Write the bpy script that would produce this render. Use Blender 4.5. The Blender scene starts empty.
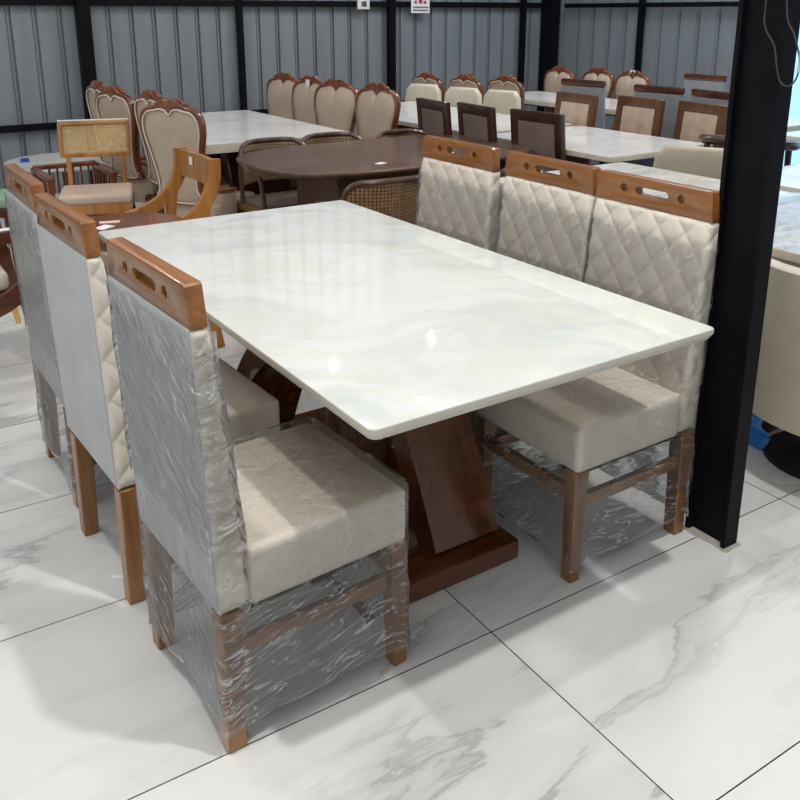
import bpy, bmesh, math, random
from mathutils import Vector, Matrix, noise
R_ = math.radians
PI = math.pi
scn = bpy.context.scene
C = scn.collection

# ------------------------------------------------------------------ materials
MATS = {}
def nm(name):
    m = bpy.data.materials.new(name); m.use_nodes = True
    nt = m.node_tree; nt.nodes.clear()
    out = nt.nodes.new('ShaderNodeOutputMaterial')
    MATS[name] = m
    return m, nt, out
def N(nt, t, **k):
    n = nt.nodes.new(t)
    for a, b in k.items():
        if a.startswith('i_'): n.inputs[a[2:].replace('_', ' ')].default_value = b
        else: setattr(n, a, b)
    return n
def L(nt, a, b): nt.links.new(a, b)
def princ(nt, out, col, rough=.5, metal=0., coat=0., spec=.5):
    p = N(nt, 'ShaderNodeBsdfPrincipled')
    p.inputs['Base Color'].default_value = (*col, 1)
    p.inputs['Roughness'].default_value = rough
    p.inputs['Metallic'].default_value = metal
    p.inputs['Coat Weight'].default_value = coat
    p.inputs['Coat Roughness'].default_value = .08
    p.inputs['Specular IOR Level'].default_value = spec
    L(nt, p.outputs[0], out.inputs[0])
    return p
def coords(nt, scale=(1, 1, 1), rot=(0, 0, 0), obj=True):
    tc = N(nt, 'ShaderNodeTexCoord'); mp = N(nt, 'ShaderNodeMapping')
    mp.inputs['Scale'].default_value = scale; mp.inputs['Rotation'].default_value = rot
    L(nt, tc.outputs['Object'], mp.inputs[0]); return mp.outputs[0]
def ramp(nt, fac, stops):
    r = N(nt, 'ShaderNodeValToRGB'); e = r.color_ramp.elements
    while len(e) < len(stops): e.new(.5)
    for i, (p, c) in enumerate(stops): e[i].position = p; e[i].color = (*c, 1)
    L(nt, fac, r.inputs[0]); return r.outputs[0]
def bump(nt, p, h, s, d=.01):
    b = N(nt, 'ShaderNodeBump'); b.inputs['Strength'].default_value = s; b.inputs['Distance'].default_value = d
    L(nt, h, b.inputs['Height']); L(nt, b.outputs[0], p.inputs['Normal']); return b
def plain(name, col, rough=.5, metal=0, coat=0, var=.06, vs=9., bmp=0, bs=60., spec=.5):
    m, nt, out = nm(name); p = princ(nt, out, col, rough, metal, coat, spec)
    v = coords(nt)
    n = N(nt, 'ShaderNodeTexNoise'); n.inputs['Scale'].default_value = vs; n.inputs['Detail'].default_value = 4
    L(nt, v, n.inputs['Vector'])
    a = tuple(max(0, c * (1 - var)) for c in col); b = tuple(min(1, c * (1 + var)) for c in col)
    L(nt, ramp(nt, n.outputs['Fac'], [(.3, a), (.7, b)]), p.inputs['Base Color'])
    if bmp:
        n2 = N(nt, 'ShaderNodeTexNoise'); n2.inputs['Scale'].default_value = bs; L(nt, v, n2.inputs['Vector'])
        bump(nt, p, n2.outputs['Fac'], bmp, .003)
    return m
def wood(name, dark, light, axis=1, rough=.3, coat=.5, sc=14., spec=.5):
    m, nt, out = nm(name); p = princ(nt, out, light, rough, 0, coat, spec)
    s = [sc, sc, sc]; s[axis] = sc * .09
    v = coords(nt, tuple(s))
    n = N(nt, 'ShaderNodeTexNoise'); n.inputs['Scale'].default_value = 1.; n.inputs['Detail'].default_value = 6; n.inputs['Distortion'].default_value = 1.2
    L(nt, v, n.inputs['Vector'])
    n2 = N(nt, 'ShaderNodeTexNoise'); n2.inputs['Scale'].default_value = 6.; n2.inputs['Detail'].default_value = 3; L(nt, v, n2.inputs['Vector'])
    mx = N(nt, 'ShaderNodeMath', operation='MULTIPLY_ADD'); L(nt, n2.outputs['Fac'], mx.inputs[0]); mx.inputs[1].default_value = .3; L(nt, n.outputs['Fac'], mx.inputs[2])
    mid = tuple((a + b) / 2 for a, b in zip(dark, light))
    L(nt, ramp(nt, mx.outputs[0], [(.45, dark), (.62, mid), (.82, light)]), p.inputs['Base Color'])
    return m

wood('oak', (.12, .040, .010), (.31, .125, .034), 1, .28, .3)
wood('oak_leg', (.15, .06, .018), (.34, .16, .052), 2, .34, .3)
wood('oak_bar', (.15, .06, .018), (.36, .17, .058), 0, .36, .3)
wood('mahogany', (.060, .013, .003), (.14, .036, .009), 0, .16, .6, 22)
wood('mahogany_plank', (.070, .017, .003), (.155, .043, .011), 2, .16, .6, 22)
wood('walnut_top', (.05, .024, .014), (.15, .078, .046), 0, .3, .15, 9)
wood('walnut', (.045, .020, .011), (.12, .058, .032), 2, .35, .2, 12)
wood('dark_walnut', (.020, .008, .005), (.060, .022, .012), 2, .3, .3, 12)
wood('sand_frame', (.07, .028, .011), (.17, .075, .032), 2, .32, .3, 12)
wood('red_wood', (.045, .012, .006), (.12, .034, .016), 0, .25, .5, 12)
wood('carved_wood', (.09, .022, .008), (.25, .070, .022), 2, .25, .5, 12)
wood('honey_wood', (.26, .10, .018), (.50, .22, .050), 2, .3, .4, 12)
wood('pale_brown_wood', (.14, .06, .022), (.30, .15, .06), 0, .4, .2, 12)
plain('cream_leather', (.68, .615, .53), .45, bmp=.12, bs=160)
plain('grey_backing', (.46, .465, .47), .6, bmp=.15, bs=300)
plain('beige_leather', (.50, .43, .33), .45, bmp=.1)
plain('ivory_leather', (.62, .56, .44), .42, bmp=.1)
plain('tan_leather', (.45, .355, .275), .45, bmp=.1)
plain('blush_cushion', (.55, .42, .33), .5, bmp=.1)
plain('sand_suede', (.50, .375, .285), .8, bmp=.3, bs=90, var=.15, vs=16)
plain('brown_suede', (.16, .115, .095), .8, bmp=.3, bs=90, var=.15)
plain('grey_vinyl', (.22, .23, .25), .38, bmp=.5, bs=25)
plain('piping', (.66, .58, .46), .5)
plain('black_steel', (.003, .003, .005), .55, .0, 0, .3, 5, spec=.12)
plain('black_leg', (.010, .009, .009), .4)
plain('brass', (.75, .52, .18), .3, 1)
plain('paper', (.80, .80, .78), .7)
plain('pink_paper', (.75, .55, .58), .7)
plain('blue_plastic', (.02, .06, .35), .3)
plain('cyan_film', (.05, .30, .80), .25, bmp=.6, bs=14)
plain('green_fabric', (.22, .34, .22), .7)
plain('ceiling_sheet', (.62, .63, .64), .7)
plain('plaster', (.68, .67, .64), .8)
plain('silver', (.6, .6, .62), .25, 1)
plain('cable_rubber', (.035, .03, .03), .4)
plain('switch_plastic', (.72, .72, .70), .4)
plain('print_ink', (.03, .03, .04), .6)
plain('print_red', (.35, .05, .10), .6)
plain('grout_dirt', (.45, .42, .37), .9, bmp=.8, bs=80)
plain('lampwhite', (.85, .85, .85), .4)

def wall_sheet():
    m, nt, out = nm('wall_sheet'); p = princ(nt, out, (.3, .33, .35), .36, .25)
    v = coords(nt, (9, 9, .7))
    n = N(nt, 'ShaderNodeTexNoise'); n.inputs['Scale'].default_value = 1.; n.inputs['Detail'].default_value = 5; L(nt, v, n.inputs['Vector'])
    L(nt, ramp(nt, n.outputs['Fac'], [(.3, (.225, .25, .272)), (.7, (.275, .302, .325))]), p.inputs['Base Color'])
wall_sheet()

def marble_top(name, a, b, vein, rough=.06, sc=1.0, rotz=.5):
    m, nt, out = nm(name); p = princ(nt, out, a, rough, 0, .0)
    v = coords(nt, (sc, sc * 1.0, sc), (0, 0, rotz))
    n0 = N(nt, 'ShaderNodeTexNoise'); n0.inputs['Scale'].default_value = 2.2; n0.inputs['Detail'].default_value = 5; L(nt, v, n0.inputs['Vector'])
    add = N(nt, 'ShaderNodeVectorMath', operation='MULTIPLY_ADD'); L(nt, n0.outputs['Color'], add.inputs[0]); add.inputs[1].default_value = (.9, .9, .9); L(nt, v, add.inputs[2])
    mp = N(nt, 'ShaderNodeMapping'); mp.inputs['Scale'].default_value = (1, 2.4, 1); L(nt, add.outputs[0], mp.inputs[0])
    n1 = N(nt, 'ShaderNodeTexNoise'); n1.inputs['Scale'].default_value = 1.5; n1.inputs['Detail'].default_value = 7; n1.inputs['Roughness'].default_value = .55; L(nt, mp.outputs[0], n1.inputs['Vector'])
    base = ramp(nt, n1.outputs['Fac'], [(.36, b), (.50, a), (.58, tuple(min(1, c * 1.04) for c in a)), (.72, b)])
    n2 = N(nt, 'ShaderNodeTexNoise'); n2.inputs['Scale'].default_value = 1.0; n2.inputs['Detail'].default_value = 6; L(nt, mp.outputs[0], n2.inputs['Vector'])
    vf = ramp(nt, n2.outputs['Fac'], [(.475, (0, 0, 0)), (.497, (1, 1, 1)), (.503, (1, 1, 1)), (.535, (0, 0, 0))])
    mul = N(nt, 'ShaderNodeMath', operation='MULTIPLY'); L(nt, vf, mul.inputs[0]); mul.inputs[1].default_value = .55
    mx = N(nt, 'ShaderNodeMix', data_type='RGBA'); L(nt, mul.outputs[0], mx.inputs[0]); L(nt, base, mx.inputs[6]); mx.inputs[7].default_value = (*vein, 1)
    L(nt, mx.outputs[2], p.inputs['Base Color'])
    return m
marble_top('onyx', (.70, .715, .69), (.585, .61, .595), (.66, .65, .57), .025)
marble_top('white_marble', (.80, .79, .77), (.70, .69, .68), (.62, .60, .58), .10, 1.3)
marble_top('veined_marble', (.76, .74, .70), (.60, .56, .50), (.45, .40, .34), .10, 3.)
plain('onyx_edge', (.52, .49, .42), .3)
plain('slab_edge', (.72, .66, .55), .35)

def floor_mat():
    m, nt, out = nm('floor_marble'); p = princ(nt, out, (.8, .8, .8), .10)
    tc = N(nt, 'ShaderNodeTexCoord')
    mp = N(nt, 'ShaderNodeMapping'); mp.vector_type = 'TEXTURE'
    mp.inputs['Location'].default_value = (.464, .199, 0); mp.inputs['Rotation'].default_value = (0, 0, -.0179); mp.inputs['Scale'].default_value = (1.15, .6155, 1)
    L(nt, tc.outputs['Object'], mp.inputs[0])
    sp = N(nt, 'ShaderNodeSeparateXYZ'); L(nt, mp.outputs[0], sp.inputs[0])
    def joint(o, w):
        # distance from the nearest whole number
        r = N(nt, 'ShaderNodeMath', operation='ROUND'); L(nt, o, r.inputs[0])
        s = N(nt, 'ShaderNodeMath', operation='SUBTRACT'); L(nt, o, s.inputs[0]); L(nt, r.outputs[0], s.inputs[1])
        a = N(nt, 'ShaderNodeMath', operation='ABSOLUTE'); L(nt, s.outputs[0], a.inputs[0])
        l = N(nt, 'ShaderNodeMath', operation='LESS_THAN'); L(nt, a.outputs[0], l.inputs[0]); l.inputs[1].default_value = w
        return l.outputs[0]
    jx = joint(sp.outputs[0], .0016 / 1.15); jy = joint(sp.outputs[1], .0016 / .6155)
    j = N(nt, 'ShaderNodeMath', operation='MAXIMUM'); L(nt, jx, j.inputs[0]); L(nt, jy, j.inputs[1])
    fl = N(nt, 'ShaderNodeVectorMath', operation='FLOOR'); L(nt, mp.outputs[0], fl.inputs[0])
    wn = N(nt, 'ShaderNodeTexWhiteNoise'); L(nt, fl.outputs[0], wn.inputs['Vector'])
    off = N(nt, 'ShaderNodeVectorMath', operation='MULTIPLY_ADD'); L(nt, wn.outputs['Color'], off.inputs[0]); off.inputs[1].default_value = (7, 7, 7); L(nt, tc.outputs['Object'], off.inputs[2])
    mp2 = N(nt, 'ShaderNodeMapping'); mp2.inputs['Rotation'].default_value = (0, 0, -.55); mp2.inputs['Scale'].default_value = (.55, 1.9, 1); L(nt, off.outputs[0], mp2.inputs[0])
    n0 = N(nt, 'ShaderNodeTexNoise'); n0.inputs['Scale'].default_value = 1.7; n0.inputs['Detail'].default_value = 6; L(nt, mp2.outputs[0], n0.inputs['Vector'])
    add = N(nt, 'ShaderNodeVectorMath', operation='MULTIPLY_ADD'); L(nt, n0.outputs['Color'], add.inputs[0]); add.inputs[1].default_value = (.75, .75, .75); L(nt, mp2.outputs[0], add.inputs[2])
    n1 = N(nt, 'ShaderNodeTexNoise'); n1.inputs['Scale'].default_value = .85; n1.inputs['Detail'].default_value = 9; n1.inputs['Roughness'].default_value = .6; L(nt, add.outputs[0], n1.inputs['Vector'])
    vein = ramp(nt, n1.outputs['Fac'], [(.43, (0, 0, 0)), (.485, (.55, .55, .55)), (.497, (1, 1, 1)), (.506, (.35, .35, .35)), (.60, (0, 0, 0))])
    n2 = N(nt, 'ShaderNodeTexNoise'); n2.inputs['Scale'].default_value = 1.1; n2.inputs['Detail'].default_value = 3; L(nt, mp2.outputs[0], n2.inputs['Vector'])
    amt = ramp(nt, n2.outputs['Fac'], [(.38, (.12, .12, .12)), (.58, (.9, .9, .9))])
    mu = N(nt, 'ShaderNodeMath', operation='MULTIPLY'); L(nt, vein, mu.inputs[0]); L(nt, amt, mu.inputs[1])
    mx = N(nt, 'ShaderNodeMix', data_type='RGBA'); L(nt, mu.outputs[0], mx.inputs[0]); mx.inputs[6].default_value = (.80, .79, .775, 1); mx.inputs[7].default_value = (.40, .41, .41, 1)
    mj = N(nt, 'ShaderNodeMix', data_type='RGBA'); L(nt, j.outputs[0], mj.inputs[0]); L(nt, mx.outputs[2], mj.inputs[6]); mj.inputs[7].default_value = (.03, .03, .03, 1)
    L(nt, mj.outputs[2], p.inputs['Base Color'])
floor_mat()

def film(name, haze, crease, scale, bs, fres=.8, rx=.9, gr=.16, bd=.01, tint=(.985, .99, .995)):
    m, nt, out = nm(name)
    tc = N(nt, 'ShaderNodeTexCoord'); r1 = N(nt, 'ShaderNodeMapping'); r1.inputs['Rotation'].default_value = (rx, .25, .15); L(nt, tc.outputs['Object'], r1.inputs[0])
    r2 = N(nt, 'ShaderNodeMapping'); r2.inputs['Scale'].default_value = scale; L(nt, r1.outputs[0], r2.inputs[0]); v = r2.outputs[0]
    n = N(nt, 'ShaderNodeTexNoise'); n.inputs['Scale'].default_value = 1.; n.inputs['Detail'].default_value = 5; n.inputs['Distortion'].default_value = .8; L(nt, v, n.inputs['Vector'])
    cr = ramp(nt, n.outputs['Fac'], [(.478, (0, 0, 0)), (.5, (1, 1, 1)), (.522, (0, 0, 0))])
    nb = N(nt, 'ShaderNodeTexNoise'); nb.inputs['Scale'].default_value = 7.; nb.inputs['Detail'].default_value = 2; L(nt, tc.outputs['Object'], nb.inputs['Vector'])
    pm = ramp(nt, nb.outputs['Fac'], [(.40, (.25, .25, .25)), (.60, (1, 1, 1))])
    cm = N(nt, 'ShaderNodeMath', operation='MULTIPLY'); L(nt, cr, cm.inputs[0]); L(nt, pm, cm.inputs[1])
    b = N(nt, 'ShaderNodeBump'); b.inputs['Strength'].default_value = bs; b.inputs['Distance'].default_value = bd; L(nt, n.outputs['Fac'], b.inputs['Height'])
    tr = N(nt, 'ShaderNodeBsdfTransparent'); tr.inputs[0].default_value = (*tint, 1)
    gl = N(nt, 'ShaderNodeBsdfGlossy'); gl.inputs['Roughness'].default_value = gr; L(nt, b.outputs[0], gl.inputs['Normal'])
    df = N(nt, 'ShaderNodeBsdfTranslucent'); df.inputs[0].default_value = (.93, .94, .96, 1)
    df2 = N(nt, 'ShaderNodeBsdfDiffuse'); df2.inputs[0].default_value = (.93, .94, .96, 1)
    dm = N(nt, 'ShaderNodeMixShader'); dm.inputs[0].default_value = .6; L(nt, df.outputs[0], dm.inputs[1]); L(nt, df2.outputs[0], dm.inputs[2])
    hz = N(nt, 'ShaderNodeMath', operation='MULTIPLY_ADD'); L(nt, cm.outputs[0], hz.inputs[0]); hz.inputs[1].default_value = crease; hz.inputs[2].default_value = haze
    m1 = N(nt, 'ShaderNodeMixShader'); L(nt, hz.outputs[0], m1.inputs[0]); L(nt, tr.outputs[0], m1.inputs[1]); L(nt, dm.outputs[0], m1.inputs[2])
    fr = N(nt, 'ShaderNodeFresnel'); fr.inputs['IOR'].default_value = 1.4; L(nt, b.outputs[0], fr.inputs['Normal'])
    fm = N(nt, 'ShaderNodeMath', operation='MULTIPLY'); L(nt, fr.outputs[0], fm.inputs[0]); fm.inputs[1].default_value = fres; fm.use_clamp = True
    m2 = N(nt, 'ShaderNodeMixShader'); L(nt, fm.outputs[0], m2.inputs[0]); L(nt, m1.outputs[0], m2.inputs[1]); L(nt, gl.outputs[0], m2.inputs[2])
    L(nt, m2.outputs[0], out.inputs[0])
film('film', .06, .80, (8, 55, 7), 1.0, 1.1, .9, .17, .022)
film('film_mid', .05, .60, (8, 45, 7), .8, .9, .9, .17, .010)
film('film_clear', .025, .42, (16, 30, 12), .8, .75, .4, .14)
film('film_sheet', .08, .35, (12, 12, 9), .9, 1.)

def cane_mat(name, a, b, cell=.014):
    # open woven cane: holes cut by a transparent mask, strands run both ways
    m, nt, out = nm(name); p = princ(nt, out, a, .5)
    tc = N(nt, 'ShaderNodeTexCoord'); sp = N(nt, 'ShaderNodeSeparateXYZ'); L(nt, tc.outputs['Object'], sp.inputs[0])
    def s(o):
        k = N(nt, 'ShaderNodeMath', operation='MULTIPLY'); L(nt, o, k.inputs[0]); k.inputs[1].default_value = 2 * PI / cell
        q = N(nt, 'ShaderNodeMath', operation='SINE'); L(nt, k.outputs[0], q.inputs[0])
        g = N(nt, 'ShaderNodeMath', operation='GREATER_THAN'); L(nt, q.outputs[0], g.inputs[0]); g.inputs[1].default_value = .05
        return g.outputs[0]
    mn = N(nt, 'ShaderNodeMath', operation='MULTIPLY'); L(nt, s(sp.outputs[1]), mn.inputs[0]); L(nt, s(sp.outputs[2]), mn.inputs[1])
    tr = N(nt, 'ShaderNodeBsdfTransparent'); mx = N(nt, 'ShaderNodeMixShader')
    L(nt, mn.outputs[0], mx.inputs[0]); L(nt, p.outputs[0], mx.inputs[1]); L(nt, tr.outputs[0], mx.inputs[2]); L(nt, mx.outputs[0], out.inputs[0])
    n = N(nt, 'ShaderNodeTexNoise'); n.inputs['Scale'].default_value = 30; L(nt, tc.outputs['Object'], n.inputs['Vector'])
    L(nt, ramp(nt, n.outputs['Fac'], [(.3, b), (.7, a)]), p.inputs['Base Color'])
cane_mat('cane_light', (.72, .50, .24), (.55, .36, .15))
cane_mat('cane_dark', (.26, .15, .07), (.16, .09, .04), .016)

def glass_mat():
    m, nt, out = nm('pane_glass')
    tr = N(nt, 'ShaderNodeBsdfTransparent'); tr.inputs[0].default_value = (.92, .97, 1, 1)
    gl = N(nt, 'ShaderNodeBsdfGlossy'); gl.inputs['Roughness'].default_value = .02
    fr = N(nt, 'ShaderNodeFresnel'); mx = N(nt, 'ShaderNodeMixShader')
    L(nt, fr.outputs[0], mx.inputs[0]); L(nt, tr.outputs[0], mx.inputs[1]); L(nt, gl.outputs[0], mx.inputs[2]); L(nt, mx.outputs[0], out.inputs[0])
glass_mat()

# ------------------------------------------------------------------ builders
class MB:
    def __init__(s): s.bm = bmesh.new()
    def hexa(s, p, bev=0, seg=2):
        """8 points: bottom ring of 4, top ring of 4 (counter-clockwise seen from above)"""
        b = bmesh.new(); v = [b.verts.new(q) for q in p]
        for f in ((3, 2, 1, 0), (4, 5, 6, 7), (0, 1, 5, 4), (1, 2, 6, 5), (2, 3, 7, 6), (3, 0, 4, 7)):
            b.faces.new([v[i] for i in f])
        if bev: bmesh.ops.bevel(b, geom=b.edges[:], offset=bev, segments=seg, profile=.6, affect='EDGES')
        s.merge(b); return s
    def merge(s, b, mat=None):
        me = bpy.data.meshes.new('tmp'); b.to_mesh(me); b.free()
        if mat is not None: me.transform(mat)
        s.bm.from_mesh(me); bpy.data.meshes.remove(me)
    def box(s, c, d, bev=0, seg=2, rot=None):
        x, y, z = (q / 2 for q in d)
        p = [Vector(q) for q in ((-x, -y, -z), (x, -y, -z), (x, y, -z), (-x, y, -z), (-x, -y, z), (x, -y, z), (x, y, z), (-x, y, z))]
        if rot is not None: p = [rot @ q for q in p]
        return s.hexa([q + Vector(c) for q in p], bev, seg)
    def taper(s, b, t, bs, ts, bev=.003):
        """post from b to t, square section sizes bs/ts"""
        b = Vector(b); t = Vector(t)
        bs = bs if isinstance(bs, tuple) else (bs, bs); ts = ts if isinstance(ts, tuple) else (ts, ts)
        p = []
        for c, q in ((b, bs), (t, ts)):
            for sx, sy in ((-1, -1), (1, -1), (1, 1), (-1, 1)): p.append(c + Vector((sx * q[0] / 2, sy * q[1] / 2, 0)))
        return s.hexa(p, bev, 1)
    def loft(s, rings, closed=True, cap0=False, cap1=False):
        bm = s.bm; R = [[bm.verts.new(p) for p in r] for r in rings]; n = len(R[0])
        for a, b in zip(R, R[1:]):
            for i in range(n if closed else n - 1):
                j = (i + 1) % n; bm.faces.new((a[i], a[j], b[j], b[i]))
        if cap0: bm.faces.new(R[0][::-1])
        if cap1: bm.faces.new(R[-1])
        return s
    def tube(s, path, r, n=8, cap=True, flat=None):
        path = [Vector(p) for p in path]; rs = r if isinstance(r, (list, tuple)) else [r] * len(path)
        rings = []; up = None
        for i, p in enumerate(path):
            t = (path[min(i + 1, len(path) - 1)] - path[max(i - 1, 0)]).normalized()
            if up is None: up = t.orthogonal().normalized() if abs(t.z) > .9 or flat is None else Vector(flat)
            up = (up - t * up.dot(t)).normalized(); sd = t.cross(up)
            rings.append([p + (up * math.cos(a) + sd * math.sin(a)) * rs[i] for a in (2 * PI * k / n for k in range(n))])
        return s.loft(rings, True, cap, cap)
    def bar(s, path, w, h, flat, bev=0):
        """rectangular bar swept along path; h along 'flat' direction, w across"""
        path = [Vector(p) for p in path]; rings = []; fl = Vector(flat)
        for i, p in enumerate(path):
            t = (path[min(i + 1, len(path) - 1)] - path[max(i - 1, 0)]).normalized()
            u = (fl - t * fl.dot(t)).normalized(); d = t.cross(u)
            ww = w[i] if isinstance(w, list) else w; hh = h[i] if isinstance(h, list) else h
            rings.append([p + u * hh / 2 * a + d * ww / 2 * b for a, b in ((-1, -1), (-1, 1), (1, 1), (1, -1))])
        b = bmesh.new(); R = [[b.verts.new(p) for p in r] for r in rings]
        for a, c in zip(R, R[1:]):
            for i in range(4): b.faces.new((a[i], a[(i + 1) % 4], c[(i + 1) % 4], c[i]))
        b.faces.new(R[0][::-1]); b.faces.new(R[-1])
        if bev:
            es = [e for e in b.edges if len(e.link_faces) == 2 and e.calc_face_angle(0) > .6]
            bmesh.ops.bevel(b, geom=es, offset=bev, segments=2, profile=.5, affect='EDGES')
        s.merge(b); return s
    def prism(s, loops, depth, bev, mat):
        """2D outline with holes -> plate (curve fill), thickness along local z, placed by mat"""
        cu = bpy.data.curves.new('tmp', 'CURVE'); cu.dimensions = '2D'; cu.fill_mode = 'BOTH'
        cu.extrude = max(depth / 2 - bev, .0005); cu.bevel_depth = bev; cu.bevel_resolution = 1; cu.offset = -bev
        for lp in loops:
            sp = cu.splines.new('POLY'); sp.points.add(len(lp) - 1); sp.use_cyclic_u = True
            for i, (x, y) in enumerate(lp): sp.points[i].co = (x, y, 0, 1)
        o = bpy.data.objects.new('tmp', cu); C.objects.link(o)
        dg = bpy.context.evaluated_depsgraph_get(); dg.update()
        me = bpy.data.meshes.new_from_object(o.evaluated_get(dg))
        me.transform(mat); s.bm.from_mesh(me)
        bpy.data.objects.remove(o); bpy.data.curves.remove(cu); bpy.data.meshes.remove(me)
        return s
    def build(s, name, mat, parent=None, smooth=True, angle=38, loc=None, rz=None):
        bmesh.ops.remove_doubles(s.bm, verts=s.bm.verts[:], dist=1e-5)
        bmesh.ops.recalc_face_normals(s.bm, faces=s.bm.faces[:])
        me = bpy.data.meshes.new(name); s.bm.to_mesh(me); s.bm.free()
        me.materials.append(MATS[mat])
        if smooth:
            me.polygons.foreach_set('use_smooth', [True] * len(me.polygons)); me.set_sharp_from_angle(angle=R_(angle))
        o = bpy.data.objects.new(name, me); C.objects.link(o)
        if parent: o.parent = parent
        if loc: o.location = loc
        if rz is not None: o.rotation_euler[2] = rz
        return o

def thing(name, label, cat, loc=(0, 0, 0), rz=0, group=None):
    o = bpy.data.objects.new(name, None); C.objects.link(o); o.empty_display_size = .1
    o.location = loc; o.rotation_euler = (0, 0, rz); o['label'] = label; o['category'] = cat
    if group: o['group'] = group
    return o
def tag(o, label, cat, group=None):
    o['label'] = label; o['category'] = cat
    if group: o['group'] = group
    return o
def struct(o): o['kind'] = 'structure'; return o
def dup(root, label, loc, rz, skip=(), group=None, sc=None):
    r = root.copy(); C.objects.link(r); r.location = loc; r.rotation_euler = (0, 0, rz); r['label'] = label
    if group: r['group'] = group
    if sc: r.scale = sc
    for ch in list(root.children):
        if ch.name.split('.')[0] in skip: continue
        c = ch.copy(); C.objects.link(c); c.parent = r
        for g in ch.children:
            d = g.copy(); C.objects.link(d); d.parent = c
    return r
def smooth_path(pts, n=8):
    P = [Vector(p) for p in pts]; out = []
    for i in range(len(P) - 1):
        a = P[max(i - 1, 0)]; b = P[i]; c = P[i + 1]; d = P[min(i + 2, len(P) - 1)]
        for k in range(n):
            t = k / n
            out.append(.5 * ((2 * b) + (c - a) * t + (2 * a - 5 * b + 4 * c - d) * t * t + (3 * b - a - 3 * c + d) * t ** 3))
    out.append(P[-1]); return out
def sp2(pts, n=6, closed=True):
    P = [Vector((x, y, 0)) for x, y in pts]; m = len(P); out = []
    for i in range(m):
        a, b, c, d = P[(i - 1) % m], P[i], P[(i + 1) % m], P[(i + 2) % m]
        for k in range(n):
            t = k / n
            q = .5 * ((2 * b) + (c - a) * t + (2 * a - 5 * b + 4 * c - d) * t * t + (3 * b - a - 3 * c + d) * t ** 3)
            out.append((q.x, q.y))
    return out
def rrect(w, h, r, n=5, cx=0, cy=0):
    out = []
    for sx, sy, a0 in ((1, 1, 0), (-1, 1, 90), (-1, -1, 180), (1, -1, 270)):
        for k in range(n + 1):
            a = R_(a0 + 90 * k / n); out.append((cx + sx * (w / 2 - r) + r * math.cos(a), cy + sy * (h / 2 - r) + r * math.sin(a)))
    return out
YZ = Matrix(((0, 0, 1, 0), (1, 0, 0, 0), (0, 1, 0, 0), (0, 0, 0, 1)))     # 2D (x,y) -> (y,z), thickness along x
XZ = Matrix(((1, 0, 0, 0), (0, 0, -1, 0), (0, 1, 0, 0), (0, 0, 0, 1)))    # 2D (x,y) -> (x,z), thickness along y
def T(x, y, z): return Matrix.Translation((x, y, z))

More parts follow.
